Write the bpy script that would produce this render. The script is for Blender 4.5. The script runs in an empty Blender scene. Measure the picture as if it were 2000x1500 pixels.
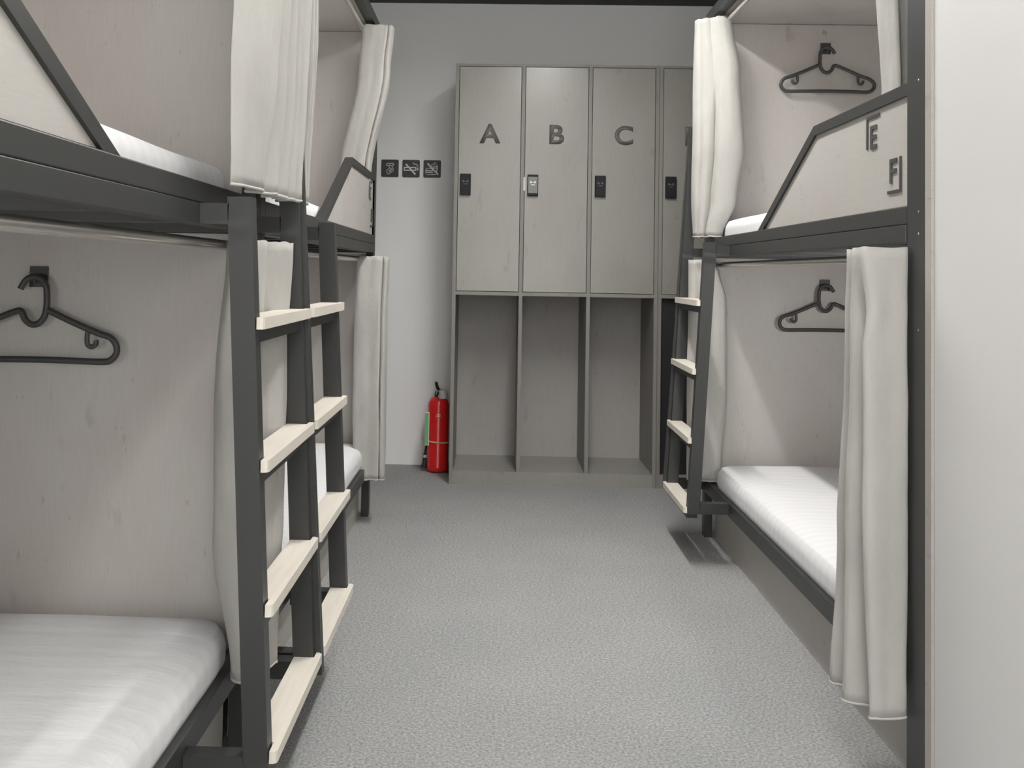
import bpy, bmesh, math, random
from mathutils import Vector, Matrix, noise
S = bpy.context.scene
C = S.collection
random.seed(4)

# ------------------------------------------------------------ camera, light, exposure
cam_d = bpy.data.cameras.new('camera')
cam = bpy.data.objects.new('camera', cam_d)
C.objects.link(cam)
S.camera = cam
cam_d.sensor_width = 36.0
cam_d.lens = 1930.0 / 2000.0 * 36.0
cam_d.shift_x = 0.0395
cam_d.shift_y = -0.1445
cam_d.clip_start = 0.02
R0 = (0.99953897, 0.02484502, 0.01745176)
R1 = (0.01650576, 0.03778514, -0.99914956)
R2 = (-0.02548331, 0.99897698, 0.03735763)
cam.matrix_world = Matrix(((R0[0], -R1[0], -R2[0], 0.0), (R0[1], -R1[1], -R2[1], 0.0),
                           (R0[2], -R1[2], -R2[2], 1.05), (0, 0, 0, 1)))

w = bpy.data.worlds.new('world')
S.world = w
w.use_nodes = True
w.node_tree.nodes['Background'].inputs[0].default_value = (1, 0.985, 0.965, 1)
w.node_tree.nodes['Background'].inputs[1].default_value = 2.4


def area(name, loc, sx, sy, power, rot=(0, 0, 0), col=(1, 0.98, 0.95), spread=180):
    l = bpy.data.lights.new(name, 'AREA')
    l.shape = 'RECTANGLE'
    l.size = sx
    l.size_y = sy
    l.energy = power
    l.color = col
    l.spread = math.radians(spread)
    o = bpy.data.objects.new(name, l)
    o.location = loc
    o.rotation_euler = rot
    C.objects.link(o)
    return o


area('tube_or_fill_light', (0.30, 3.35, 2.47), 0.06, 1.3, 16, spread=165)
area('tube_or_fill_light', (0.30, 0.85, 2.47), 0.06, 1.5, 4.5, spread=160)
area('tube_or_fill_light', (0.20, -0.8, 2.47), 0.06, 1.6, 5)  # added fill behind the camera, not one of the aisle tubes
area('bounce_fill', (0.25, 2.7, 2.36), 0.10, 1.2, 9, rot=(math.pi, 0, 0))  # added upward fill standing in for light bounced off the ceiling
area('bounce_fill', (0.25, 0.2, 2.36), 0.10, 2.0, 14, rot=(math.pi, 0, 0))  # same added ceiling fill, above the camera
S.view_settings.view_transform = 'Standard'
S.view_settings.look = 'None'
S.view_settings.gamma = 1
S.view_settings.use_curve_mapping = False
S.view_settings.exposure = 0.80


# ------------------------------------------------------------ materials
def mat(name, col, rough=0.6, metal=0.0, spec=0.5):
    m = bpy.data.materials.new(name)
    m.use_nodes = True
    b = m.node_tree.nodes['Principled BSDF']
    b.inputs['Base Color'].default_value = (*col, 1)
    b.inputs['Roughness'].default_value = rough
    b.inputs['Metallic'].default_value = metal
    b.inputs['Specular IOR Level'].default_value = spec
    return m, m.node_tree, b


def nz(nt, scale, detail=4, rough=0.5, stretch=(1, 1, 1), coord='Object'):
    tc = nt.nodes.new('ShaderNodeTexCoord')
    mp = nt.nodes.new('ShaderNodeMapping')
    mp.inputs['Scale'].default_value = stretch
    n = nt.nodes.new('ShaderNodeTexNoise')
    n.inputs['Scale'].default_value = scale
    n.inputs['Detail'].default_value = detail
    n.inputs['Roughness'].default_value = rough
    nt.links.new(tc.outputs[coord], mp.inputs[0])
    nt.links.new(mp.outputs[0], n.inputs[0])
    return n.outputs[0]


def ramp(nt, src, stops):
    r = nt.nodes.new('ShaderNodeValToRGB')
    e = r.color_ramp.elements
    while len(e) < len(stops):
        e.new(0.5)
    for i, (p, c) in enumerate(stops):
        e[i].position = p
        e[i].color = (*c, 1)
    nt.links.new(src, r.inputs[0])
    return r.outputs[0]


def mix(nt, a, b, f, mode='MULTIPLY'):
    m = nt.nodes.new('ShaderNodeMix')
    m.data_type = 'RGBA'
    m.blend_type = mode
    m.inputs[0].default_value = f
    nt.links.new(a, m.inputs[6])
    nt.links.new(b, m.inputs[7])
    return m.outputs[2]


def bump(nt, b, src, st, dist=0.002):
    n = nt.nodes.new('ShaderNodeBump')
    n.inputs['Strength'].default_value = st
    n.inputs['Distance'].default_value = dist
    nt.links.new(src, n.inputs['Height'])
    nt.links.new(n.outputs[0], b.inputs['Normal'])


def laminate(name, col, grain=(40, 40, 1.6), rough=0.42):
    """grey woodgrain board: soft cloudy tone, fine stretched grain, a few small knots"""
    m, nt, b = mat(name, col, rough)
    k = lambda f: tuple(c * f for c in col)
    cloud = ramp(nt, nz(nt, 2.6, 4, 0.55, (1, 1, 0.7)), [(0.3, (col[0] * .95, col[1] * .91, col[2] * .91)), (0.5, k(1.0)), (0.72, (col[0] * 1.03, col[1] * 1.05, col[2] * 1.02))])
    fine = ramp(nt, nz(nt, 7.5, 6, 0.7, grain), [(0.3, (0.93, 0.93, 0.93)), (0.7, (1.03, 1.03, 1.03))])
    c = mix(nt, cloud, fine, 1.0)
    big = max(grain)
    ax = tuple(1.0 if g < big * 0.5 else 2.6 for g in grain)
    smudge = ramp(nt, nz(nt, 5.5, 3, 0.6, ax), [(0.25, (0.80, 0.79, 0.78)), (0.36, (1, 1, 1))])
    c = mix(nt, c, smudge, 0.9)
    fleck = ramp(nt, nz(nt, 24, 2, 0.5, ax), [(0.24, (0.80, 0.79, 0.77)), (0.30, (1, 1, 1))])
    c = mix(nt, c, fleck, 0.8)
    nt.links.new(c, b.inputs['Base Color'])
    return m


M = {}
M['wood'] = laminate('bunk_laminate', (0.56, 0.532, 0.503))
M['wood_board'] = laminate('guard_laminate', (0.47, 0.452, 0.425), (1.6, 2.2, 40))
M['plinth'] = laminate('plinth_laminate', (0.42, 0.395, 0.37), (2, 1.6, 30))
M['locker'] = laminate('locker_laminate', (0.295, 0.285, 0.262), rough=0.27)
M['locker_edge'] = laminate('locker_edging', (0.24, 0.23, 0.21), rough=0.5)
M['locker_in'] = laminate('locker_inside', (0.38, 0.365, 0.345), rough=0.55)
m, nt, b = mat('dark_powder_coat', (0.036, 0.037, 0.036), 0.42)
bump(nt, b, nz(nt, 900, 2), 0.08, 0.0005)
M['metal'] = m
m, nt, b = mat('cubby_shade_black', (0.012, 0.012, 0.014), 0.6)
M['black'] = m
M['deck'] = mat('bed_deck', (0.03, 0.03, 0.03), 0.7)[0]
m, nt, b = mat('curtain_velvet', (0.57, 0.55, 0.51), 0.9, 0, 0.2)
cl = ramp(nt, nz(nt, 9, 4, 0.6, (1, 1, 0.5)), [(0.3, (0.41, 0.40, 0.378)), (0.7, (0.465, 0.456, 0.43))])
nt.links.new(cl, b.inputs['Base Color'])
b.inputs['Sheen Weight'].default_value = 0.08
bump(nt, b, nz(nt, 11, 5, 0.6, (1, 1, 0.6)), 0.6, 0.010)
M['curtain'] = m
M['hem'] = mat('curtain_hem', (0.52, 0.51, 0.485), 0.85)[0]
m, nt, b = mat('white_sheet', (0.76, 0.76, 0.77), 0.85, 0, 0.2)
wv = nt.nodes.new('ShaderNodeTexWave')
wv.bands_direction = 'Y'
wv.inputs['Scale'].default_value = 6.5
wv.inputs['Distortion'].default_value = 0.6
tc = nt.nodes.new('ShaderNodeTexCoord')
nt.links.new(tc.outputs['Object'], wv.inputs[0])
st = ramp(nt, wv.outputs[1], [(0.3, (0.755, 0.755, 0.765)), (0.7, (0.78, 0.78, 0.79))])
nt.links.new(st, b.inputs['Base Color'])
bump(nt, b, nz(nt, 7, 4, 0.6, (1, 3, 1)), 0.3, 0.01)
M['sheet'] = m
m, nt, b = mat('pale_timber', (0.80, 0.74, 0.64), 0.55)
c1 = ramp(nt, nz(nt, 3, 5, 0.6, (20, 1.5, 8)), [(0.3, (0.66, 0.61, 0.53)), (0.7, (0.74, 0.70, 0.63))])
nt.links.new(c1, b.inputs['Base Color'])
M['tread'] = m
m, nt, b = mat('grey_carpet', (0.4, 0.4, 0.4), 0.97, 0, 0.1)
c1 = ramp(nt, nz(nt, 140, 8, 0.85), [(0.36, (0.15, 0.152, 0.152)), (0.50, (0.33, 0.333, 0.33)), (0.64, (0.53, 0.53, 0.52))])
c2 = ramp(nt, nz(nt, 3, 3), [(0.3, (0.95, 0.96, 0.97)), (0.7, (1.04, 1.03, 1.02))])
nt.links.new(mix(nt, c1, c2, 1.0), b.inputs['Base Color'])
bump(nt, b, nz(nt, 330, 4, 0.8), 0.35, 0.003)
M['carpet'] = m
m, nt, b = mat('painted_wall', (0.86, 0.862, 0.855), 0.7, 0, 0.3)
bump(nt, b, nz(nt, 120, 3), 0.04, 0.001)
M['wall'] = m
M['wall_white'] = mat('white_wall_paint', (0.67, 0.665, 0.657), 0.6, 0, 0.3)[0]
M['ceiling_white'] = mat('white_ceiling_paint', (0.85, 0.85, 0.84), 0.8, 0, 0.2)[0]
M['ceiling'] = mat('dark_ceiling_paint', (0.055, 0.055, 0.058), 0.8)[0]
M['rod'] = mat('satin_steel', (0.72, 0.70, 0.66), 0.25, 0.9)[0]
M['hanger'] = mat('charcoal_plastic', (0.060, 0.060, 0.058), 0.45)[0]
M['letter'] = mat('grey_vinyl', (0.125, 0.118, 0.112), 0.5)[0]
M['letter_dark'] = mat('charcoal_acrylic', (0.06, 0.058, 0.056), 0.5)[0]
M['lock'] = mat('black_lock_plastic', (0.012, 0.012, 0.015), 0.5, 0, 0.25)[0]
M['lock_grey'] = mat('silver_lock_plastic', (0.20, 0.20, 0.19), 0.4, 0.0)[0]
M['lock_mark'] = mat('lock_mark', (0.09, 0.09, 0.09), 0.5)[0]
M['lock_mark_pale'] = mat('lock_mark_ivory', (0.8, 0.78, 0.66), 0.5)[0]
M['sign'] = mat('sign_black', (0.030, 0.030, 0.030), 0.5)[0]
M['icon'] = mat('sign_grey', (0.66, 0.66, 0.65), 0.5)[0]
M['red'] = mat('extinguisher_red', (0.66, 0.018, 0.018), 0.22)[0]
M['green'] = mat('green_tag', (0.16, 0.42, 0.22), 0.5)[0]
M['tagedge'] = mat('tag_edge', (0.8, 0.72, 0.55), 0.5)[0]
M['beige'] = mat('beige_strap', (0.70, 0.50, 0.32), 0.6)[0]
M['rubber'] = mat('black_rubber', (0.015, 0.015, 0.015), 0.5)[0]
M['chrome'] = mat('bright_steel', (0.6, 0.6, 0.6), 0.25, 0.9)[0]
M['cup'] = mat('clear_grey_cap', (0.55, 0.54, 0.52), 0.3)[0]


# ------------------------------------------------------------ mesh helpers
def tag(o, label=None, cat=None, group=None, kind=None):
    if label: o['label'] = label
    if cat: o['category'] = cat
    if group: o['group'] = group
    if kind: o['kind'] = kind
    return o


def empty(name, loc, label, cat, group=None):
    o = bpy.data.objects.new(name, None)
    o.empty_display_size = 0.1
    o.location = loc
    C.objects.link(o)
    return tag(o, label, cat, group)


def origin_of(p):
    v = Vector((0, 0, 0))
    while p:
        v += p.location
        p = p.parent
    return v


def obj(name, bm, material, parent=None, origin=None, smooth=False):
    """link bm (world coordinates) as one mesh object"""
    off = origin_of(parent)
    loc = Vector(origin) if origin else Vector(off)
    bmesh.ops.recalc_face_normals(bm, faces=bm.faces)
    for v in bm.verts:
        v.co -= loc
    me = bpy.data.meshes.new(name)
    bm.to_mesh(me)
    bm.free()
    me.materials.append(material)
    if smooth:
        for p in me.polygons: p.use_smooth = True
        if smooth != 'all':
            try: me.set_sharp_from_angle(angle=math.radians(smooth))
            except Exception: pass
    o = bpy.data.objects.new(name, me)
    o.location = loc - off
    o.parent = parent
    C.objects.link(o)
    return o


def box(bm, x0, x1, y0, y1, z0, z1, bev=0.0, T=None):
    x0, x1 = min(x0, x1), max(x0, x1)
    y0, y1 = min(y0, y1), max(y0, y1)
    r = bmesh.ops.create_cube(bm, size=1)
    for v in r['verts']:
        v.co = Vector(((x0 + x1) / 2 + v.co.x * (x1 - x0), (y0 + y1) / 2 + v.co.y * (y1 - y0), (z0 + z1) / 2 + v.co.z * (z1 - z0)))
    vs = r['verts']
    if bev:
        es = list({e for v in vs for e in v.link_edges})
        rr = bmesh.ops.bevel(bm, geom=es, offset=bev, segments=2, profile=0.5, affect='EDGES')
        vs = list({v for f in rr['faces'] for v in f.verts} | {v for v in vs if v.is_valid})
    if T:
        for v in vs: v.co = T(v.co)
    return bm


def mkbox(*a, **k):
    return box(bmesh.new(), *a, **k)


def prism(bm, pts, d, T=None, hole=None):
    """pts: 3D polygon, d: extrusion vector"""
    d = Vector(d)
    a = [bm.verts.new(Vector(p)) for p in pts]
    b_ = [bm.verts.new(Vector(p) + d) for p in pts]
    n = len(pts)
    if hole is None:
        bm.faces.new(a)
        bm.faces.new(b_[::-1])
    for i in range(n):
        bm.faces.new((a[i], a[(i + 1) % n], b_[(i + 1) % n], b_[i]))
    allv = a + b_
    if hole is not None:
        h = [bm.verts.new(Vector(p)) for p in hole]
        g = [bm.verts.new(Vector(p) + d) for p in hole]
        for i in range(n):
            j = (i + 1) % n
            bm.faces.new((h[i], h[j], g[j], g[i]))
            bm.faces.new((a[i], a[j], h[j], h[i]))
            bm.faces.new((b_[i], b_[j], g[j], g[i]))
        allv += h + g
    if T:
        for v in allv: v.co = T(v.co)
    return bm


def catmull(pts, n=8, closed=False):
    P = [Vector(p) for p in pts]
    out = []
    m = len(P)
    segs = m if closed else m - 1
    for i in range(segs):
        if closed:
            p0, p1, p2, p3 = P[i - 1], P[i], P[(i + 1) % m], P[(i + 2) % m]
        else:
            p0, p1, p2, p3 = P[max(i - 1, 0)], P[i], P[i + 1], P[min(i + 2, m - 1)]
        for k in range(n):
            t = k / n
            out.append(0.5 * ((2 * p1) + (p2 - p0) * t + (2 * p0 - 5 * p1 + 4 * p2 - p3) * t * t + (3 * p1 - p0 - 3 * p2 + p3) * t ** 3))
    if not closed: out.append(P[-1])
    return out


def tube(bm, pts, r, closed=False, n=10, up=None, flat=1.0):
    P = [Vector(p) for p in pts]
    m = len(P)
    rings = []
    prev = None
    for i, p in enumerate(P):
        if closed:
            t = P[(i + 1) % m] - P[i - 1]
        else:
            t = P[min(i + 1, m - 1)] - P[max(i - 1, 0)]
        t.normalize()
        if up is not None:
            a = Vector(up)
        elif prev is None:
            a = Vector((0, 0, 1)) if abs(t.z) < 0.9 else Vector((0, 1, 0))
        else:
            a = prev
        a = (a - t * a.dot(t)).normalized()
        prev = a
        b_ = t.cross(a)
        rr = r[i] if isinstance(r, (list, tuple)) else r
        rings.append([bm.verts.new(p + (a * math.cos(2 * math.pi * k / n) * flat + b_ * math.sin(2 * math.pi * k / n)) * rr) for k in range(n)])
    for i in range(m if closed else m - 1):
        A, B = rings[i], rings[(i + 1) % m]
        for k in range(n):
            bm.faces.new((A[k], A[(k + 1) % n], B[(k + 1) % n], B[k]))
    if not closed:
        bm.faces.new(rings[0][::-1])
        bm.faces.new(rings[-1])
    return bm


def lathe(bm, prof, cx, cy, n=40):
    rings = []
    for (r, z) in prof:
        if r < 1e-5:
            rings.append([bm.verts.new((cx, cy, z))])
        else:
            rings.append([bm.verts.new((cx + r * math.cos(2 * math.pi * k / n), cy + r * math.sin(2 * math.pi * k / n), z)) for k in range(n)])
    for A, B in zip(rings, rings[1:]):
        for k in range(n):
            if len(A) == 1 and len(B) == 1: continue
            if len(A) == 1: bm.faces.new((A[0], B[(k + 1) % n], B[k]))
            elif len(B) == 1: bm.faces.new((A[k], A[(k + 1) % n], B[0]))
            else: bm.faces.new((A[k], A[(k + 1) % n], B[(k + 1) % n], B[k]))
    return bm


# ------------------------------------------------------------ setting
def struct(name, bm, m):
    return tag(obj(name, bm, m, origin=(0, 0, 0)), kind='structure')


CZ = 2.545
struct('floor', mkbox(-1.62, 1.95, -2.2, 5.55, -0.08, 0), M['carpet'])
struct('ceiling', mkbox(-1.62, 1.95, -2.2, 5.55, CZ + 0.02, CZ + 0.10), M['ceiling_white'])
struct('trim_1', mkbox(-1.51, 1.84, 5.16, 5.42, CZ - 0.005, CZ + 0.02), M['ceiling'])
struct('wall_back', mkbox(-1.62, 1.95, 5.42, 5.55, 0, CZ), M['wall'])
struct('wall_left', mkbox(-1.62, -1.51, -2.2, 5.42, 0, CZ), M['wall'])
struct('wall_right', mkbox(1.84, 1.95, 1.97, 5.42, 0, CZ), M['wall'])
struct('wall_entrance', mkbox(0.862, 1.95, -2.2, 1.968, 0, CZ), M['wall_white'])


# ------------------------------------------------------------ bunk beds
# local frame: x = 0 at the aisle face and grows into the bed, y = 0 at the guard end, ladder at y = 2.06..2.10
W, L = 0.965, 2.10


def letter_boxes(ch, u0, u1, z0, z1, t):
    """block letter in the board plane: u runs left to right"""
    if ch == 'E':
        zm = (z0 + z1) / 2
        return [(u0, u0 + t, z0, z1), (u0 + t, u1, z1 - t, z1), (u0 + t, u1 - t * .3, zm - t / 2, zm + t / 2), (u0 + t, u1, z0, z0 + t)]
    if ch == 'F':
        zm = (z0 + z1) / 2
        return [(u0, u0 + t, z0, z1), (u0 + t, u1, z1 - t, z1), (u0 + t, u1 - t * .3, zm - t / 2, zm + t / 2)]
    if ch == 'C':
        return [(u0, u0 + t, z0, z1), (u0 + t, u1, z1 - t, z1), (u0 + t, u1, z0, z0 + t)]
    if ch == 'D':
        return [(u0, u0 + t, z0, z1), (u0 + t, u1 - t * .5, z1 - t, z1), (u0 + t, u1 - t * .5, z0, z0 + t), (u1 - t, u1, z0 + t * .7, z1 - t * .7)]
    return []


def curve_c(z):
    return -0.073 - 0.055 * (1.18 - z)


def bunk(side, y_guard, ydir, label, post_w=0.045, marks=None, group=None, lamp=(1.5, 1.0)):
    xf = 0.857 if side > 0 else -0.53
    T = lambda v: Vector((xf + side * v[0], y_guard + ydir * v[1], v[2]))
    root = empty('bunk_bed', T((W / 2, L / 2, 0)), label, 'bunk bed', group)

    def part(name, boxes, m, parent=root, bev=0.0, smooth=False):
        bm = bmesh.new()
        for b_ in boxes: box(bm, *b_, bev=bev, T=T)
        return obj(name, bm, m, parent, smooth=smooth)
    mt = M['metal']
    # four posts
    t = 0.032
    part('post', [(0, t, 0, post_w, 0, 2.10)], mt, bev=0.002)
    part('post', [(0, t, L - 0.045, L, 0, 2.10)], mt, bev=0.002)
    part('post', [(W - t, W, 0, 0.045, 0, 2.10)], mt, bev=0.002)
    part('post', [(W - t, W, L - 0.045, L, 0, 2.10)], mt, bev=0.002)
    # lower frame
    part('lower_rail', [(0, 0.036, post_w, L - 0.045, 0.182, 0.232)], mt, bev=0.002)
    part('lower_rail', [(W - 0.036, W, 0.045, L - 0.045, 0.182, 0.232)], mt, bev=0.002)
    part('end_rail', [(0.036, W - 0.036, 0.002, 0.038, 0.182, 0.215)], mt)
    part('end_rail', [(0.036, W - 0.036, L - 0.072, L - 0.036, 0.182, 0.215)], mt)
    part('lower_deck', [(0.038, W - 0.038, 0.04, L - 0.074, 0.190, 0.205)], M['deck'])
    part('base_panel', [(0.042, 0.058, 0.05, L - 0.05, 0.0, 0.182)], M['plinth'])
    # upper frame, two stacked tubes with a seam
    part('upper_rail', [(-0.003, 0.036, post_w, L - 0.045, 1.129, 1.1665)], mt, bev=0.0015)
    part('upper_rail', [(0, 0.036, post_w, L - 0.045, 1.1675, 1.206)], mt, bev=0.0025)
    part('upper_rail', [(W - 0.036, W, 0.045, L - 0.045, 1.129, 1.206)], mt)
    part('end_rail', [(0.036, W - 0.036, 0.002, 0.038, 1.129, 1.206)], mt)
    part('end_rail', [(0.036, W - 0.036, L - 0.072, L - 0.036, 1.129, 1.206)], mt)
    part('deck_slat', [(0.036, W - 0.036, y, y + 0.04, 1.131, 1.150) for y in (0.28, 0.62, 0.96, 1.30, 1.64)], mt)
    part('upper_deck', [(0.038, W - 0.038, 0.04, L - 0.074, 1.1515, 1.166)], M['deck'])
    # top beams
    part('top_beam', [(0, 0.036, 0, L, 2.10, 2.142)], mt, bev=0.002)
    part('top_beam', [(W - 0.036, W, 0, L, 2.10, 2.142)], mt)
    part('roof_panel', [(0.038, W - 0.038, 0.0, L, 2.098, 2.114)], M['wood'])
    # boards
    part('end_panel', [(0.034, W - 0.034, L - 0.030, L - 0.014, 0.218, 1.127)], M['wood'])
    part('end_panel', [(0.034, W - 0.034, L - 0.030, L - 0.014, 1.168, 2.096)], M['wood'])
    part('back_panel', [(W - 0.050, W - 0.037, 0.047, L - 0.075, 0.235, 1.128)], M['wood'])
    part('back_panel', [(W - 0.050, W - 0.037, 0.047, L - 0.032, 1.208, 2.096)], M['wood'])
    if ydir > 0 and side > 0:
        part('end_board', [(0.0, W, -0.030, -0.001, 0, 2.142)], M['plinth'])
    else:
        part('end_board', [(0.034, W - 0.034, 0.010, 0.024, 1.208, 2.096)], M['wood'])
        part('end_board', [(0.034, W - 0.034, 0.010, 0.024, 0.218, 1.127)], M['wood'])
    # guard: frame and board
    g0 = post_w
    fr = 0.026
    outer = [(0.002, g0, 1.466), (0.002, 0.705, 1.466), (0.002, 1.275, 1.206), (0.002, g0, 1.206)]
    inner = [(0.002, g0, 1.466 - fr), (0.002, 0.705 - 0.008, 1.466 - fr), (0.002, 1.275 - 0.062, 1.2065), (0.002, g0, 1.2065)]
    obj('guard_frame', prism(bmesh.new(), outer, (0.028, 0, 0), T, hole=inner), mt, root)
    brd = [(0.009, g0 - 0.002, 1.466 - fr), (0.009, 0.697, 1.466 - fr), (0.009, 1.213, 1.2068), (0.009, g0 - 0.002, 1.2068)]
    gb = obj('guard_board', prism(bmesh.new(), brd, (0.014, 0, 0), T), M['wood_board'], root)
    if marks:
        for (kind, boxes) in marks:
            bm = bmesh.new()
            for (a, b_, z0, z1) in boxes:
                box(bm, 0.0055, 0.0088, a, b_, z0, z1, T=T)
            lo = obj('letter' if len(kind) == 1 else 'corner_bracket', bm, M['letter_dark'], gb)
            if len(kind) == 1: lo['label'] = 'dark letter ' + kind
    # curtain rods
    for z in (1.100, 2.078):
        obj('curtain_rod', tube(bmesh.new(), [T((0.052, 0.047, z)), T((0.052, L - 0.033, z))], 0.011, n=16), M['rod'], root, smooth=60)
    # ladder: two leaning rails, brackets, four timber treads
    bm = bmesh.new()
    ya, yb = L - 0.465, L - 0.042
    zl = 0.190 if side > 0 else 0.165
    zt = {0: 1.178, 1: 1.66}
    for k, y in enumerate((ya, yb)):
        z0, z1 = zl, zt[k]
        c0, c1 = curve_c(z0), curve_c(z1)
        prism(bm, [(c0 - 0.0215, y, z0), (c0 + 0.0215, y, z0), (c1 + 0.0215, y, z1), (c1 - 0.0215, y, z1)], (0, 0.036 if k == 0 else 0.040, 0), T)
        if k:
            e0, e1 = curve_c(z0) - 0.0215, curve_c(z1) - 0.0215
            prism(bm, [(e0 - 0.014, L - 0.014, z0), (e0, L - 0.014, z0), (e1, L - 0.014, z1), (e1 - 0.002, L - 0.014, z1)], (0, 0.012, 0), T)
        box(bm, curve_c(1.15) + 0.02, -0.0035, y, y + 0.036, 1.130, 1.166, T=T)
        box(bm, curve_c(0.215) + 0.02, -0.0005, y, y + 0.036, zl + 0.001, zl + 0.039, T=T)
    lad = obj('ladder', bm, mt, root)
    for k in range(4):
        zz = 0.965 - 0.25 * k
        cc = curve_c(zz - 0.01)
        o_ = cc - 0.0215 - 0.016
        r_ = cc - 0.024
        i_ = cc + 0.0195
        y0, y1 = ya + 0.001, L - 0.0145
        ra, rb = ya + 0.037, yb - 0.001
        q = 0.008
        pts = [(i_, ra), (i_, rb), (r_, rb), (r_, y1), (o_ + q, y1), (o_, y1 - q), (o_, y0 + q), (o_ + q * .3, y0 + q * .3), (o_ + q, y0), (r_, y0), (r_, ra)]
        bm = prism(bmesh.new(), [(a, b_, zz - 0.021) for a, b_ in pts], (0, 0, 0.021), T)
        tr = obj('tread', bm, M['tread'], lad)
        part('tread_support', [(cc - 0.019, cc + 0.020, ra - 0.0, rb, zz - 0.047, zz - 0.0215)], mt, lad)
    # reading lamps at the head end, one per berth
    for (z, pw) in ((1.06, lamp[0]), (2.02, lamp[1])):
        part('reading_lamp', [(W - 0.34, W - 0.10, 0.040 if side < 0 else 0.004, 0.075, z, z + 0.03)], M['icon'], bev=0.002)
        area('reading_light', T((W - 0.22, 0.10, z - 0.03)), 0.20, 0.06, pw, rot=(math.radians(-68) * -ydir, 0, 0))
    # bolts
    for (y, z) in ((L - 0.022, 0.30), (L - 0.022, 1.0), (0.03, 1.19), (0.03, 1.145), (0.03, 0.95), (0.03, 1.46)):
        bm = bmesh.new()
        bmesh.ops.create_uvsphere(bm, u_segments=10, v_segments=6, radius=0.003)
        for v in bm.verts: v.co = T((v.co.x * .5 + 0.0006, y + v.co.y, z + v.co.z))
        obj('bolt', bm, M['chrome'], root, smooth='all')
    # hook plates on the end panel
    hooks = []
    for z in (2.02, 1.048):
        yp = L - 0.031
        xm = W / 2
        bm = box(bmesh.new(), xm - 0.021, xm + 0.021, yp - 0.003, yp, z - 0.046, z, bev=0.001, T=T)
        tube(bm, [T((xm, yp - 0.003, z - 0.030)), T((xm, yp - 0.018, z - 0.034)), T((xm, yp - 0.024, z - 0.030)), T((xm, yp - 0.026, z - 0.020))], 0.004, n=8)
        obj('wall_hook', bm, M['hanger'], root)
    bm = bmesh.new()
    bmesh.ops.create_uvsphere(bm, u_segments=16, v_segments=8, radius=0.010)
    for v in bm.verts: v.co = T((W / 2 - 0.004 + v.co.x, L - 0.0305 + v.co.y * .35, 2.063 + v.co.z))
    obj('screw_cap', bm, M['plinth'], root, smooth='all')
    return root, T


def mark_set(c1, c2, R, sh=0.0):
    """corner brackets and letters; R maps left-to-right distance u (0 = left) to local y"""
    def bx(l): return [tuple(sorted((R(a), R(b_)))) + (z0, z1) for (a, b_, z0, z1) in l]
    th = 0.0065
    s = sh
    return [('bracket', bx([(0, th, 1.354, 1.430), (th, 0.077, 1.4235, 1.430)])),
            (c1, bx(letter_boxes(c1, 0.024, 0.060, 1.352, 1.406, 0.0095))),
            (c2, bx(letter_boxes(c2, 0.138 - s, 0.174 - s, 1.262, 1.316, 0.0095))),
            ('bracket', bx([(0.197 - s - th, 0.197 - s, 1.240, 1.317), (0.125 - s, 0.197 - s - th, 1.240, 1.2465)]))]


bR, TR = bunk(1, 2.0, 1, 'dark metal bunk bed right of the aisle with letters E and F', 0.087,
              mark_set('E', 'F', lambda u: 0.331 - u), lamp=(3.8, 0.6))
bL1, TL1 = bunk(-1, 0.10, 1, 'dark metal bunk bed nearest on the left, its ladder in the foreground')
bL2, TL2 = bunk(-1, 4.30, -1, 'dark metal bunk bed on the left nearest the pale back wall', 0.045,
                mark_set('C', 'D', lambda u: 0.182 - u, 0.062))


# ------------------------------------------------------------ mattresses
def mattress(T, z0, z1, label, seed, y0=0.05, y1=L - 0.080, x0=0.012, x1=W - 0.055):
    bm = bmesh.new()
    bmesh.ops.create_cube(bm, size=1)
    bmesh.ops.subdivide_edges(bm, edges=bm.edges[:], cuts=23, use_grid_fill=True)
    rx, rz = 0.085, 0.048
    cx, cy, cz = (x0 + x1) / 2, (y0 + y1) / 2, (z0 + z1) / 2
    hx, hy, hz = (x1 - x0) / 2, (y1 - y0) / 2, (z1 - z0) / 2

    def dist(t):      # concentrate vertices near the borders
        return math.copysign(1 - (1 - abs(t)) ** 1.9, t)
    for v in bm.verts:
        p = v.co * 2
        q = Vector((dist(p.x) * hx, dist(p.y) * hy, p.z * hz))
        a = Vector((max(abs(q.x) - (hx - rx), 0) * (1 if q.x > 0 else -1), max(abs(q.y) - (hy - rx), 0) * (1 if q.y > 0 else -1), 0))
        kz = max(abs(q.z) - (hz - rz), 0) / rz
        if a.length > 0:
            # square corner -> rounded corner
            m_ = max(abs(a.x), abs(a.y))
            a2 = a.normalized() * m_
            q.x += a2.x - a.x
            q.y += a2.y - a.y
            d = m_ / rx
            n_ = a.normalized()
            # rounded shoulder
            if kz > 0:
                mm = max(d, kz)
                ll = math.hypot(d, kz)
                f = mm / ll
                q -= n_ * (m_ - m_ * f) * 0.62
                q.z = math.copysign(hz - rz + kz * f * rz, q.z)
        w_ = noise.noise(Vector((q.x * 3 + seed, q.y * 3, q.z * 4))) * 0.004 + noise.noise(Vector((q.x * 9 + seed, q.y * 2.5, q.z * 14))) * 0.0015
        if q.z > 0: q.z += w_ - 0.002
        v.co = T((cx + q.x, cy + q.y, cz + q.z))
    o = obj('mattress', bm, M['sheet'], origin=T((cx, cy, z0)), smooth='all')
    return tag(o, label, 'mattress')


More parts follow.
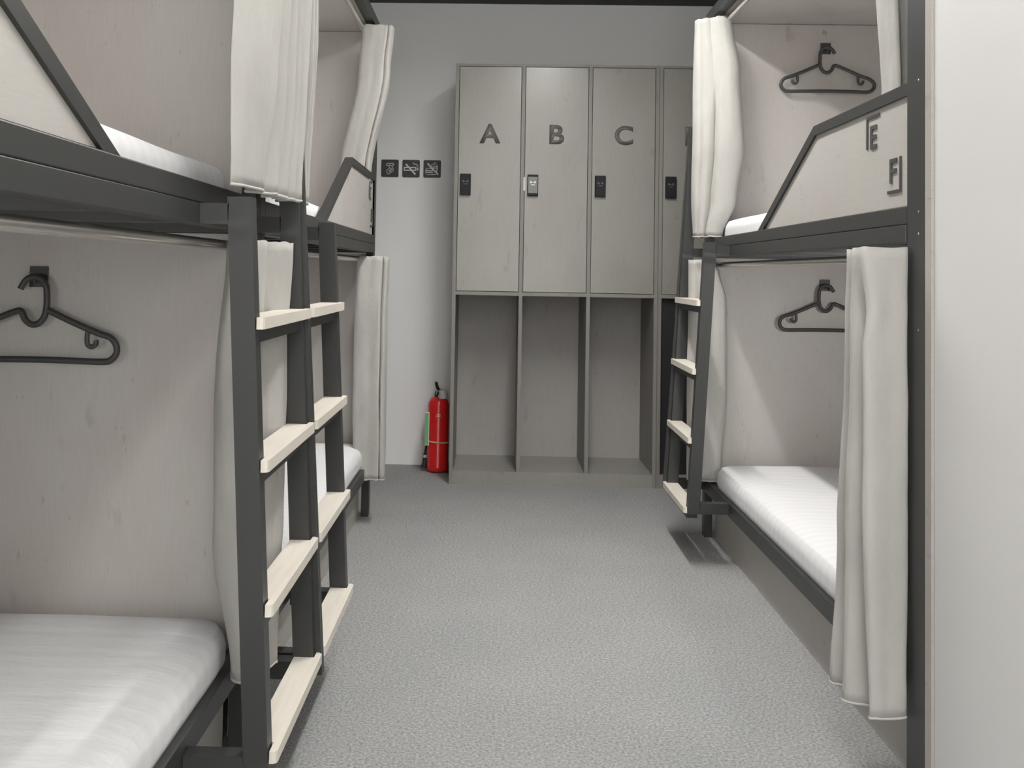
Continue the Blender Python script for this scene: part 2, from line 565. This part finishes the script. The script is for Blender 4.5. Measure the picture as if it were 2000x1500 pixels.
mattress(TL1, 0.206, 0.325, 'white sheeted mattress on the lower bunk in the left foreground', 1)
mattress(TL1, 1.168, 1.275, 'white mattress on the left foreground upper bunk, mostly behind the rail', 2, y1=L - 0.076, x0=0.040)
mattress(TL2, 0.206, 0.325, 'white sheeted mattress on the far left lower bunk behind the ladders', 3)
mattress(TL2, 1.168, 1.275, 'white sheeted mattress on the far left upper bunk beside the guard board', 4, y1=L - 0.076, x0=0.040)
mattress(TR, 0.206, 0.325, 'white sheeted mattress on the right lower bunk, broad top in view', 5, y1=L - 0.142)
mattress(TR, 1.168, 1.285, 'white sheeted mattress on the right upper bunk, a small corner beside the guard board', 6, y1=L - 0.076, x0=0.040)


# ------------------------------------------------------------ curtains
def curtain(label, levels, seed=0, nz_=44, amp=0.004, n=9, rows=None):
    """levels: list of (z, [(x, y), ...]) from top to bottom with equal point counts; folds interpolate between them"""
    lv = [(z, catmull([(x, y, 0) for x, y in pts], n)) for z, pts in levels]
    m = len(lv[0][1])
    zt, zb = lv[0][0], lv[-1][0]
    bm = bmesh.new()
    grid = []
    for r in range(nz_ + 1):
        z = zt + (zb - zt) * r / nz_
        for i in range(len(lv) - 1):
            if lv[i][0] >= z - 1e-6 and z >= lv[i + 1][0] - 1e-6: break
        a, b_ = lv[i], lv[i + 1]
        t = (a[0] - z) / (a[0] - b_[0])
        t = t * t * (3 - 2 * t)
        row = []
        for k in range(m):
            p = a[1][k].lerp(b_[1][k], t)
            s = k / m * 7
            dx = noise.noise(Vector((s * 1.3 + seed, z * 4.5, seed))) * amp + noise.noise(Vector((s * 3 + seed, z * 13, 3.1))) * amp * 0.35
            dy = noise.noise(Vector((s * 1.3 + seed + 40, z * 4.5, 7.7))) * amp
            row.append(bm.verts.new((p.x + dx, p.y + dy, z + 0.003 * noise.noise(Vector((s * 2, seed, 1))))))
        grid.append(row)
    for r in range(nz_):
        for k in range(m - 1):
            bm.faces.new((grid[r][k], grid[r][k + 1], grid[r + 1][k + 1], grid[r + 1][k]))
    hem = [v.co.copy() for v in grid[-1]]
    top = [v.co.copy() for v in grid[0]]
    ox = sum(v.x for v in hem) / m
    oy = sum(v.y for v in hem) / m
    o = obj('curtain', bm, M['curtain'], origin=(ox, oy, zb), smooth='all')
    so = o.modifiers.new('thickness', 'SOLIDIFY')
    so.thickness = 0.003
    so.offset = 0
    tag(o, label, 'curtain')
    obj('hem', tube(bmesh.new(), hem, 0.0032, n=6), M['hem'], o, smooth='all')
    return o


def shape(pts, x0, x1, y0, y1):
    return [(x0 + (x1 - x0) * u, y0 + (y1 - y0) * v) for u, v in pts]


# runs across x, stacked along y; v = 0 nearest the viewer
def stack(fl, ml, nl, xr, yn=2.055):
    """far, middle and near layer left edges; the near face runs to xr"""
    return [(xr - 0.01, yn + 0.200), (fl + 0.04, yn + 0.196), (fl + 0.003, yn + 0.192), (fl, yn + 0.180), (fl + 0.012, yn + 0.170), (ml + 0.035, yn + 0.150),
            (ml + 0.040, yn + 0.122), (ml + 0.003, yn + 0.100), (ml, yn + 0.085), (ml + 0.014, yn + 0.075), (nl + 0.035, yn + 0.062),
            (nl + 0.034, yn + 0.040), (nl + 0.002, yn + 0.014), (nl + 0.002, yn + 0.003), (nl + 0.016, yn), (xr - 0.040, yn + 0.006), (xr - 0.006, yn + 0.010), (xr, yn + 0.022), (xr - 0.010, yn + 0.05)]


# right lower, near end
curtain('beige curtain at the near end of the right lower bunk, nearly reaching the floor',
        [(1.118, stack(0.792, 0.768, 0.752, 0.851)), (0.98, stack(0.788, 0.766, 0.768, 0.852)), (0.90, stack(0.787, 0.764, 0.760, 0.851)), (0.50, stack(0.772, 0.757, 0.762, 0.852)), (0.162, stack(0.757, 0.750, 0.776, 0.849))], 1)
# right lower, far end
P_soft = [(1.0, 1.0), (0.6, 0.95), (0.2, 1.0), (0.0, 0.85), (0.05, 0.5), (0.16, 0.30), (0.26, 0.28), (0.34, 0.10), (0.50, 0.08), (0.62, 0.12), (0.78, 0.0), (0.92, 0.05), (1.0, 0.3)]
curtain('beige curtain at the far end of the right lower bunk, behind the ladder',
        [(1.118, shape(P_soft, 0.776, 0.856, 3.955, 4.02)), (1.07, shape(P_soft, 0.776, 0.895, 3.965, 4.02)), (0.95, shape(P_soft, 0.778, 0.922, 3.965, 4.022)), (0.6, shape(P_soft, 0.776, 0.926, 3.965, 4.022)), (0.242, shape(P_soft, 0.776, 0.905, 3.968, 4.020))], 2, amp=0.003)
# right upper, far end
P_two = [(1.0, 1.0), (0.6, 0.95), (0.2, 1.0), (0.0, 0.85), (-0.01, 0.6), (0.05, 0.45), (0.16, 0.42), (0.24, 0.34), (0.36, 0.36), (0.43, 0.44), (0.45, 0.50), (0.40, 0.54), (0.39, 0.42), (0.44, 0.14), (0.56, 0.04), (0.74, 0.0), (0.92, 0.04), (1.0, 0.2), (1.0, 0.4)]
P_top = [(1.0, 1.0), (0.6, 0.95), (0.2, 1.0), (0.0, 0.85), (-0.01, 0.6), (0.05, 0.45), (0.14, 0.40), (0.24, 0.34), (0.34, 0.30), (0.39, 0.28), (0.42, 0.25), (0.44, 0.22), (0.47, 0.18), (0.52, 0.12), (0.60, 0.06), (0.74, 0.0), (0.90, 0.04), (1.0, 0.2), (1.0, 0.4)]
curtain('beige curtain at the far end of the right upper bunk, covering locker D',
        [(2.085, shape(P_top, 0.792, 0.920, 3.90, 4.02)), (1.85, shape(P_top, 0.790, 0.953, 3.88, 4.03)), (1.55, shape(P_two, 0.788, 0.968, 3.87, 4.03)), (1.36, shape(P_two, 0.786, 0.940, 3.88, 4.03)), (1.21, shape(P_two, 0.790, 0.890, 3.90, 4.02))], 3, amp=0.003)
# right upper, near end (hangs inside the guard)
P_fan = [(0.0, 1.0), (0.03, 0.7), (0.14, 0.55), (0.22, 0.75), (0.32, 0.6), (0.40, 0.3), (0.52, 0.2), (0.60, 0.5), (0.70, 0.4), (0.78, 0.1), (0.92, 0.05), (1.0, 0.3)]
curtain('beige curtain tucked behind the guard board lettered E and F',
        [(2.085, shape(P_fan, 0.870, 1.010, 2.16, 2.34)), (1.8, shape(P_fan, 0.885, 1.005, 2.16, 2.34)), (1.48, shape(P_fan, 0.902, 0.985, 2.16, 2.34)), (1.292, shape(P_fan, 0.902, 0.985, 2.18, 2.34))], 4)
# left near bunk, upper: long drape beside the tall ladder rail
def pleats(segs):
    """segs: (x_in, y_in, x_out, y_out) - each pleat sweeps outwards, then turns sharply back in"""
    out = []
    for (xi, yi, xo, yo) in segs:
        d = yo - yi
        out += [(xi - 0.012, yi), (xi + (xo - xi) * .35, yi + d * .18), (xi + (xo - xi) * .80, yi + d * .50), (xi + (xo - xi) * 1.0, yi + d * .82), (xo, yo - 0.002), (xo - 0.010, yo + 0.006)]
    return out


A = pleats([(-0.457, 1.712, -0.446, 1.865), (-0.470, 1.875, -0.442, 1.965), (-0.462, 1.975, -0.436, 2.03), (-0.456, 2.04, -0.430, 2.075), (-0.452, 2.085, -0.424, 2.125)])
B = pleats([(-0.459, 1.712, -0.430, 1.885), (-0.466, 1.895, -0.432, 1.985), (-0.458, 1.995, -0.428, 2.045), (-0.452, 2.055, -0.425, 2.085), (-0.448, 2.095, -0.420, 2.135)])
Tp = pleats([(-0.464, 1.74, -0.430, 1.925), (-0.466, 1.935, -0.432, 2.01), (-0.458, 2.02, -0.430, 2.065), (-0.454, 2.075, -0.426, 2.105), (-0.450, 2.115, -0.422, 2.165)])
curtain('large beige curtain hanging from the left foreground upper bunk beside the ladder',
        [(2.085, Tp), (1.65, Tp), (1.42, B), (1.199, A)], 5, amp=0.003, n=6)
# far left bunk, upper, near end: narrow folds right behind the tall ladder rail
Q = [(-0.500, 2.262), (-0.462, 2.27), (-0.436, 2.29), (-0.466, 2.315), (-0.440, 2.335), (-0.470, 2.36), (-0.446, 2.38), (-0.476, 2.41), (-0.505, 2.43)]
Q2 = [(x - 0.012, y) for x, y in Q]
curtain('narrow beige curtain folds just behind the tall rail of the left ladders',
        [(2.085, Q), (1.6, Q), (1.21, Q2)], 6, amp=0.003, n=7)
# far left bunk, upper, far end: slants down inside the guard
P_slab = [(0.0, 1.0), (0.0, 0.55), (0.0, 0.15), (0.08, 0.02), (0.3, 0.0), (0.5, 0.02), (0.7, 0.02), (0.80, 0.04), (0.835, 0.12), (0.86, 0.13), (0.88, 0.07), (0.95, 0.06), (1.0, 0.2), (0.98, 0.6), (0.8, 0.9)]
curtain('beige curtain of the far left upper bunk, slanting down inside the guard',
        [(2.085, shape(P_slab, -0.578, -0.452, 4.10, 4.235)), (1.90, shape(P_slab, -0.592, -0.466, 4.10, 4.235)), (1.46, shape(P_slab, -0.662, -0.536, 4.09, 4.235)), (1.285, shape(P_slab, -0.685, -0.555, 4.08, 4.235))], 7)
# far left bunk, lower, far end
curtain('beige curtain of the far left lower bunk, beside the back wall',
        [(1.113, shape(P_slab, -0.580, -0.452, 4.10, 4.24)), (0.9, shape(P_slab, -0.586, -0.456, 4.09, 4.24)), (0.5, shape(P_slab, -0.586, -0.454, 4.09, 4.24)), (0.19, shape(P_slab, -0.578, -0.452, 4.10, 4.24))], 8)
# left near bunk, lower: wide drape behind the ladder
D0 = [(-0.548, 2.00), (-0.525, 1.96), (-0.500, 1.95), (-0.478, 1.965), (-0.466, 1.99), (-0.486, 2.02), (-0.462, 2.05), (-0.447, 2.09), (-0.440, 2.125), (-0.462, 2.145)]
D1 = [(-0.566, 2.01), (-0.545, 1.96), (-0.512, 1.945), (-0.484, 1.955), (-0.470, 1.985), (-0.488, 2.02), (-0.468, 2.05), (-0.456, 2.09), (-0.453, 2.125), (-0.453, 2.147)]
D2 = [(-0.568, 2.02), (-0.548, 1.97), (-0.512, 1.95), (-0.480, 1.955), (-0.462, 1.985), (-0.482, 2.02), (-0.460, 2.04), (-0.452, 2.08), (-0.450, 2.12), (-0.453, 2.147)]
D3 = [(-0.522, 2.04), (-0.514, 1.99), (-0.492, 1.955), (-0.466, 1.955), (-0.448, 1.975), (-0.470, 2.00), (-0.452, 2.03), (-0.442, 2.06), (-0.448, 2.09), (-0.466, 2.12)]
curtain('beige curtain behind the foreground ladder, at the foot of the left lower bunk',
        [(1.108, D0), (0.86, D1), (0.50, D2), (0.24, D3)], 9, amp=0.004)


# ------------------------------------------------------------ hangers
def hanger(T, zb, label, flip):
    """T maps (across, depth) of the end panel; flip: +1 hook opens right in the picture"""
    yp = L - 0.0585
    f = 0.00057

    def P(zx, zy, d=0.0):
        dx = (zx - 1165) * f * flip
        return T((W / 2 + dx, yp + d, zb + (685 - zy) * f))
    body = [P(*p) for p in [(1110, 490), (1000, 540), (905, 578), (862, 592), (838, 618), (834, 650), (852, 676), (885, 686), (1000, 684), (1165, 682), (1330, 684),
                            (1440, 686), (1475, 676), (1496, 650), (1490, 618), (1455, 590), (1400, 572), (1310, 532), (1232, 500), (1208, 500),
                            (1192, 530), (1168, 548), (1140, 544), (1118, 518), (1110, 480), (1110, 440), (1115, 400), (1135, 374), (1165, 366), (1192, 378), (1206, 398), (1214, 412)]]
    bm = tube(bmesh.new(), catmull(body, 5), 0.0072, n=10)
    o = obj('clothes_hanger', bm, M['hanger'], origin=T((W / 2, yp, zb)), smooth=60)
    tag(o, label, 'hanger', None)
    for s in (1, -1):
        q = [(1382, 572), (1380, 600), (1384, 622), (1400, 630), (1416, 618), (1414, 604)]
        q = [P(1165 + s * (a - 1165), b_) for a, b_ in q]
        obj('notch_hook', tube(bmesh.new(), catmull(q, 4), 0.0056, n=8), M['hanger'], o, smooth=60)
    return o


hanger(TR, 1.815, 'charcoal plastic hanger on the end panel of the right upper bunk', 1)
hanger(TR, 0.843, 'charcoal plastic hanger in the right lower bunk, partly behind the near curtain', 1)
hanger(TL1, 0.843, 'charcoal plastic hanger in the left foreground lower bunk, cut by the picture edge', 1)


# ------------------------------------------------------------ lockers
FY = 4.955


def text_mesh(ch, h, cx, cz, y, m, parent, bold=0.03):
    cu = bpy.data.curves.new('t', 'FONT')
    cu.body = ch
    cu.size = 1
    cu.offset = bold
    cu.extrude = 0.0
    to = bpy.data.objects.new('t', cu)
    C.objects.link(to)
    dg = bpy.context.evaluated_depsgraph_get()
    me = bpy.data.meshes.new_from_object(to.evaluated_get(dg))
    bm = bmesh.new()
    bm.from_mesh(me)
    bpy.data.objects.remove(to)
    bpy.data.meshes.remove(me)
    xs = [v.co.x for v in bm.verts]
    ys = [v.co.y for v in bm.verts]
    s = h / (max(ys) - min(ys))
    mx, my = (max(xs) + min(xs)) / 2, (max(ys) + min(ys)) / 2
    for v in bm.verts:
        v.co = Vector((cx + (v.co.x - mx) * s * 1.06, y, cz + (v.co.y - my) * s))
    r = bmesh.ops.extrude_face_region(bm, geom=bm.faces[:])
    for v in [g for g in r['geom'] if isinstance(g, bmesh.types.BMVert)]: v.co.y -= 0.0012
    o = obj('letter', bm, m, parent)
    o['label'] = 'grey letter ' + ch
    return o


def locker_unit(x0, widths, names, label, shade_bays=()):
    n = len(names)
    x1 = x0 + sum(widths)
    root = empty('locker', ((x0 + x1) / 2, 5.18, 0), label, 'locker')
    t = 0.018
    E = M['locker_edge']
    yb = 5.405
    part = lambda nm, bx, m, bev=0: obj(nm, (lambda bm: ([box(bm, *b_, bev=bev) for b_ in bx], bm)[1])(bmesh.new()), m, root)
    part('side_panel', [(x0, x0 + t, FY, yb, 0, 2.107)], E)
    part('side_panel', [(x1 - t, x1, FY, yb, 0, 2.107)], E)
    part('top_panel', [(x0 + t, x1 - t, FY, yb, 2.095, 2.107)], E)
    part('plinth', [(x0 + t, x1 - t, FY + 0.002, yb, 0, 0.066)], M['locker'])
    part('shelf', [(x0 + t, x1 - t, FY, yb, 0.940, 0.958)], E)
    part('back_panel', [(x0 + t, x1 - t, yb - 0.010, yb, 0.066, 0.940)], M['locker_in'])
    part('back_panel', [(x0 + t, x1 - t, yb - 0.010, yb, 0.958, 2.095)], M['locker_in'])
    xs = [x0]
    for w_ in widths: xs.append(xs[-1] + w_)
    for i in range(1, n):
        part('divider', [(xs[i] - t / 2, xs[i] + t / 2, FY, yb - 0.010, 0.066, 0.940)], E)
        part('divider', [(xs[i] - t / 2, xs[i] + t / 2, FY, yb - 0.010, 0.958, 2.095)], E)
    for i, nm in enumerate(names):
        a = xs[i] + (t if i == 0 else t / 2) + 0.0025
        b_ = xs[i + 1] - (t if i == n - 1 else t / 2) - 0.0025
        d = obj('door', mkbox(a, b_, FY + 0.001, FY + 0.018, 0.9605, 2.0925, bev=0.001), M['locker'], root)
        if nm:
            text_mesh(nm, 0.098, (a + b_) / 2 + 0.001, 1.753, FY + 0.0005, M['letter'], d)
        lx = a + 0.014 if i else a + 0.010
        silver_lock = nm == 'B'  # door B alone carries a silver lock with an ivory mark
        lk = obj('lock', mkbox(lx, lx + 0.054, FY - 0.016, FY + 0.0008, 1.440, 1.548, bev=0.003), M['lock'], d)
        obj('lock_face', mkbox(lx + 0.003, lx + 0.051, FY - 0.0185, FY - 0.0162, 1.454, 1.536, bev=0.0008), M['lock_grey'] if silver_lock else M['lock'], lk) if silver_lock else None
        # small mark on the lock: two eyes meeting over a bar
        mk = M['lock_mark_pale'] if silver_lock else M['lock_mark']
        bm = bmesh.new()
        cx = lx + 0.027
        yy = FY - 0.0195 if silver_lock else FY - 0.017
        for s in (-1, 1):
            prism(bm, [(cx, yy, 1.508), (cx + s * 0.013, yy, 1.517), (cx + s * 0.015, yy, 1.503)], (0, 0.0009, 0))
        box(bm, cx - 0.010, cx + 0.010, yy, yy + 0.0009, 1.494, 1.498)
        obj('lock_mark', bm, mk, lk)
        if silver_lock:
            obj('latch_plate', mkbox(a - 0.006, a + 0.004, FY - 0.001, FY + 0.0008, 1.468, 1.536), M['cup'], d)
        if i in shade_bays:
            part('shade_sheet', [(a, b_, FY + 0.03, FY + 0.04, 0.068, 0.938)], M['black'])  # black sheet added to stand in for the deep shade inside the cubby
    return root


locker_unit(-0.219, (0.343, 0.337, 0.345), ('A', 'B', 'C'), 'grey woodgrain locker unit with doors A, B and C above three open cubbies')
locker_unit(0.8075, (0.343, 0.337, 0.345), ('D', '', ''), 'grey woodgrain locker unit with door D, mostly hidden behind the right bunk', shade_bays=(0,))

# ------------------------------------------------------------ pictogram signs
WY = 5.42


def rounded_square(x0, z0, s, r, y, d):
    pts = []
    for (cx, cz, a0) in ((x0 + s - r, z0 + s - r, 0), (x0 + r, z0 + s - r, 90), (x0 + r, z0 + r, 180), (x0 + s - r, z0 + r, 270)):
        for k in range(5):
            a = math.radians(a0 + k * 22.5)
            pts.append((cx + r * math.cos(a), y, cz + r * math.sin(a)))
    return prism(bmesh.new(), pts, (0, d, 0))


def sign(x0, strokes, label):
    s = 0.096
    z0 = 1.571
    o = obj('pictogram_sign', rounded_square(x0, z0, s, 0.007, WY - 0.004, 0.0035), M['sign'], origin=(x0 + s / 2, WY - 0.004, z0))
    tag(o, label, 'sign', None)
    bm = bmesh.new()
    yy = WY - 0.0048
    for i, (pts, wd) in enumerate(strokes):
        P = [Vector((x0 + s * u, yy - i * 0.00004, z0 + s * (1 - v))) for u, v in pts]
        if len(P) > 2: P = catmull(P, 4)
        for a, b_ in zip(P, P[1:]):
            dd = (b_ - a)
            if dd.length < 1e-6: continue
            dd.normalize()
            nn = Vector((-dd.z, 0, dd.x)) * wd * 1.3 * s / 2
            e = dd * wd * s * 0.25
            prism(bm, [a - e - nn, b_ + e - nn, b_ + e + nn, a - e + nn], (0, 0.0006, 0))
    obj('pictogram', bm, M['icon'], o)
    return o


def sq(l, wd=0.04): return [(p, wd) for p in l]


# coordinates read off the signs: fractions of the square
sign(-0.6425, sq([[(0.28, 0.30), (0.36, 0.22), (0.5, 0.24), (0.62, 0.21), (0.72, 0.28), (0.62, 0.36), (0.5, 0.33), (0.38, 0.36), (0.28, 0.30)],
                  [(0.46, 0.36), (0.46, 0.48), (0.40, 0.56), (0.33, 0.62), (0.33, 0.74), (0.40, 0.82), (0.48, 0.80), (0.60, 0.70), (0.68, 0.64), (0.67, 0.48), (0.62, 0.38), (0.55, 0.36)],
                  [(0.47, 0.50), (0.58, 0.50), (0.58, 0.58), (0.47, 0.62)], [(0.46, 0.70), (0.56, 0.62)]]),
     'black square sign of a hushing face, leftmost of the three')
sign(-0.5260, sq([[(0.11, 0.44), (0.78, 0.44)], [(0.78, 0.44), (0.78, 0.60)], [(0.78, 0.60), (0.11, 0.60)], [(0.11, 0.60), (0.11, 0.44)], [(0.89, 0.45), (0.89, 0.60)]], 0.045)
     + [([(0.20, 0.25), (0.75, 0.83)], 0.065), ([(0.60, 0.16), (0.66, 0.23), (0.78, 0.25), (0.86, 0.31), (0.88, 0.37)], 0.065)],
     'black square no-smoking pictogram sign with a struck-through cigarette')
sign(-0.4095, sq([[(0.13, 0.60), (0.17, 0.50), (0.30, 0.47), (0.44, 0.48), (0.52, 0.56), (0.52, 0.60)], [(0.13, 0.61), (0.52, 0.61)], [(0.14, 0.71), (0.54, 0.71)],
                  [(0.13, 0.60), (0.13, 0.72), (0.18, 0.81), (0.30, 0.83), (0.50, 0.83), (0.70, 0.82)], [(0.44, 0.30), (0.52, 0.24), (0.64, 0.22), (0.76, 0.28), (0.80, 0.38)],
                  [(0.50, 0.36), (0.64, 0.34), (0.80, 0.38)], [(0.60, 0.20), (0.66, 0.15), (0.72, 0.18)], [(0.80, 0.38), (0.77, 0.60), (0.74, 0.72)], [(0.56, 0.44), (0.78, 0.46)]], 0.042)
     + [([(0.24, 0.20), (0.84, 0.82)], 0.07)],
     'black square no-food sign with struck-through burger, rightmost of the three')

# ------------------------------------------------------------ fire extinguisher
ex, ey = -0.293, 5.255
fe = empty('fire_extinguisher', (ex, ey, 0), 'red fire extinguisher on the carpet between the pale wall and the lockers', 'fire extinguisher')
obj('cylinder', lathe(bmesh.new(), [(0, 0.004), (0.050, 0.004), (0.056, 0.010), (0.0575, 0.02), (0.0575, 0.036), (0.0555, 0.040), (0.0555, 0.345), (0.0535, 0.362), (0.047, 0.377), (0.036, 0.387), (0.020, 0.393), (0.016, 0.400), (0, 0.400)], ex, ey), M['red'], fe, smooth=50)
obj('valve', lathe(bmesh.new(), [(0, 0.398), (0.015, 0.398), (0.017, 0.405), (0.013, 0.412), (0.013, 0.430), (0.009, 0.434), (0, 0.434)], ex, ey, 20), M['chrome'], fe, smooth=50)
bm = tube(bmesh.new(), catmull([(ex + 0.002, ey, 0.425), (ex - 0.004, ey - 0.012, 0.436), (ex - 0.010, ey - 0.028, 0.455), (ex - 0.012, ey - 0.040, 0.470)], 5), 0.0085, n=8)
tube(bm, catmull([(ex, ey, 0.418), (ex - 0.003, ey - 0.020, 0.414), (ex - 0.010, ey - 0.045, 0.400)], 5), 0.007, n=8)
obj('handle', bm, M['rubber'], fe, smooth=60)
obj('cap', lathe(bmesh.new(), [(0.012, 0.384), (0.026, 0.386), (0.026, 0.400), (0.022, 0.424), (0.012, 0.432)], ex + 0.024, ey - 0.016, 18), M['cup'], fe, smooth=50)
bm = tube(bmesh.new(), catmull([(ex - 0.012, ey + 0.002, 0.420), (ex - 0.016, ey + 0.045, 0.410), (ex - 0.030, ey + 0.066, 0.330), (ex - 0.050, ey + 0.052, 0.200), (ex - 0.067, ey + 0.008, 0.090)], 6), 0.0065, n=8)
tube(bm, [(ex - 0.067, ey + 0.008, 0.090), (ex - 0.070, ey + 0.006, 0.040), (ex - 0.073, ey + 0.005, 0.018)], [0.009, 0.012, 0.016], n=10)
obj('hose', bm, M['rubber'], fe, smooth=60)
obj('hose_collar', lathe(bmesh.new(), [(0.0098, 0.070), (0.0108, 0.072), (0.0108, 0.082), (0.0098, 0.084)], ex - 0.0685, ey + 0.0075, 12), M['cup'], fe)
# strap around the body, hanging tag at the left, printed label
ring = [(ex + 0.0572 * math.cos(a * math.pi / 18), ey + 0.0572 * math.sin(a * math.pi / 18), 0.160 - 0.004 * math.cos(a * math.pi / 18)) for a in range(36)]
bm = tube(bmesh.new(), ring, 0.0038, closed=True, n=8)
tube(bm, [(ex - 0.057, ey - 0.004, 0.160), (ex - 0.088, ey - 0.004, 0.170)], 0.003, n=6)
obj('strap', bm, M['beige'], fe, smooth=60)
tg = obj('inspection_tag', mkbox(ex - 0.067, ex - 0.044, ey - 0.056, ey - 0.0545, 0.145, 0.318), M['tagedge'], fe)
obj('tag_print', mkbox(ex - 0.066, ex - 0.0475, ey - 0.0575, ey - 0.0562, 0.150, 0.313), M['green'], tg)
bm = bmesh.new()
for (a0, a1, z0, z1) in ((-100, -76, 0.296, 0.299), (-94, -90, 0.301, 0.312), (-88, -76, 0.303, 0.307)):
    k = 5
    vs = [[bm.verts.new((ex + 0.0560 * math.cos(math.radians(a0 + (a1 - a0) * i / k)), ey + 0.0560 * math.sin(math.radians(a0 + (a1 - a0) * i / k)), z)) for i in range(k + 1)] for z in (z0, z1)]
    for i in range(k): bm.faces.new((vs[0][i], vs[0][i + 1], vs[1][i + 1], vs[1][i]))
obj('printed_mark', bm, M['icon'], fe)

# ------------------------------------------------------------ groups of repeats
GROUPS = {'bunk bed': 'bunk beds along the aisle', 'mattress': 'mattresses on the bunks', 'curtain': 'bunk curtains',
          'hanger': 'hangers on the bunk end panels', 'sign': 'pictogram signs on the back wall', 'locker': 'locker units on the back wall'}
for o in C.objects:
    if o.parent is None and o.get('category') in GROUPS:
        o['group'] = GROUPS[o['category']]
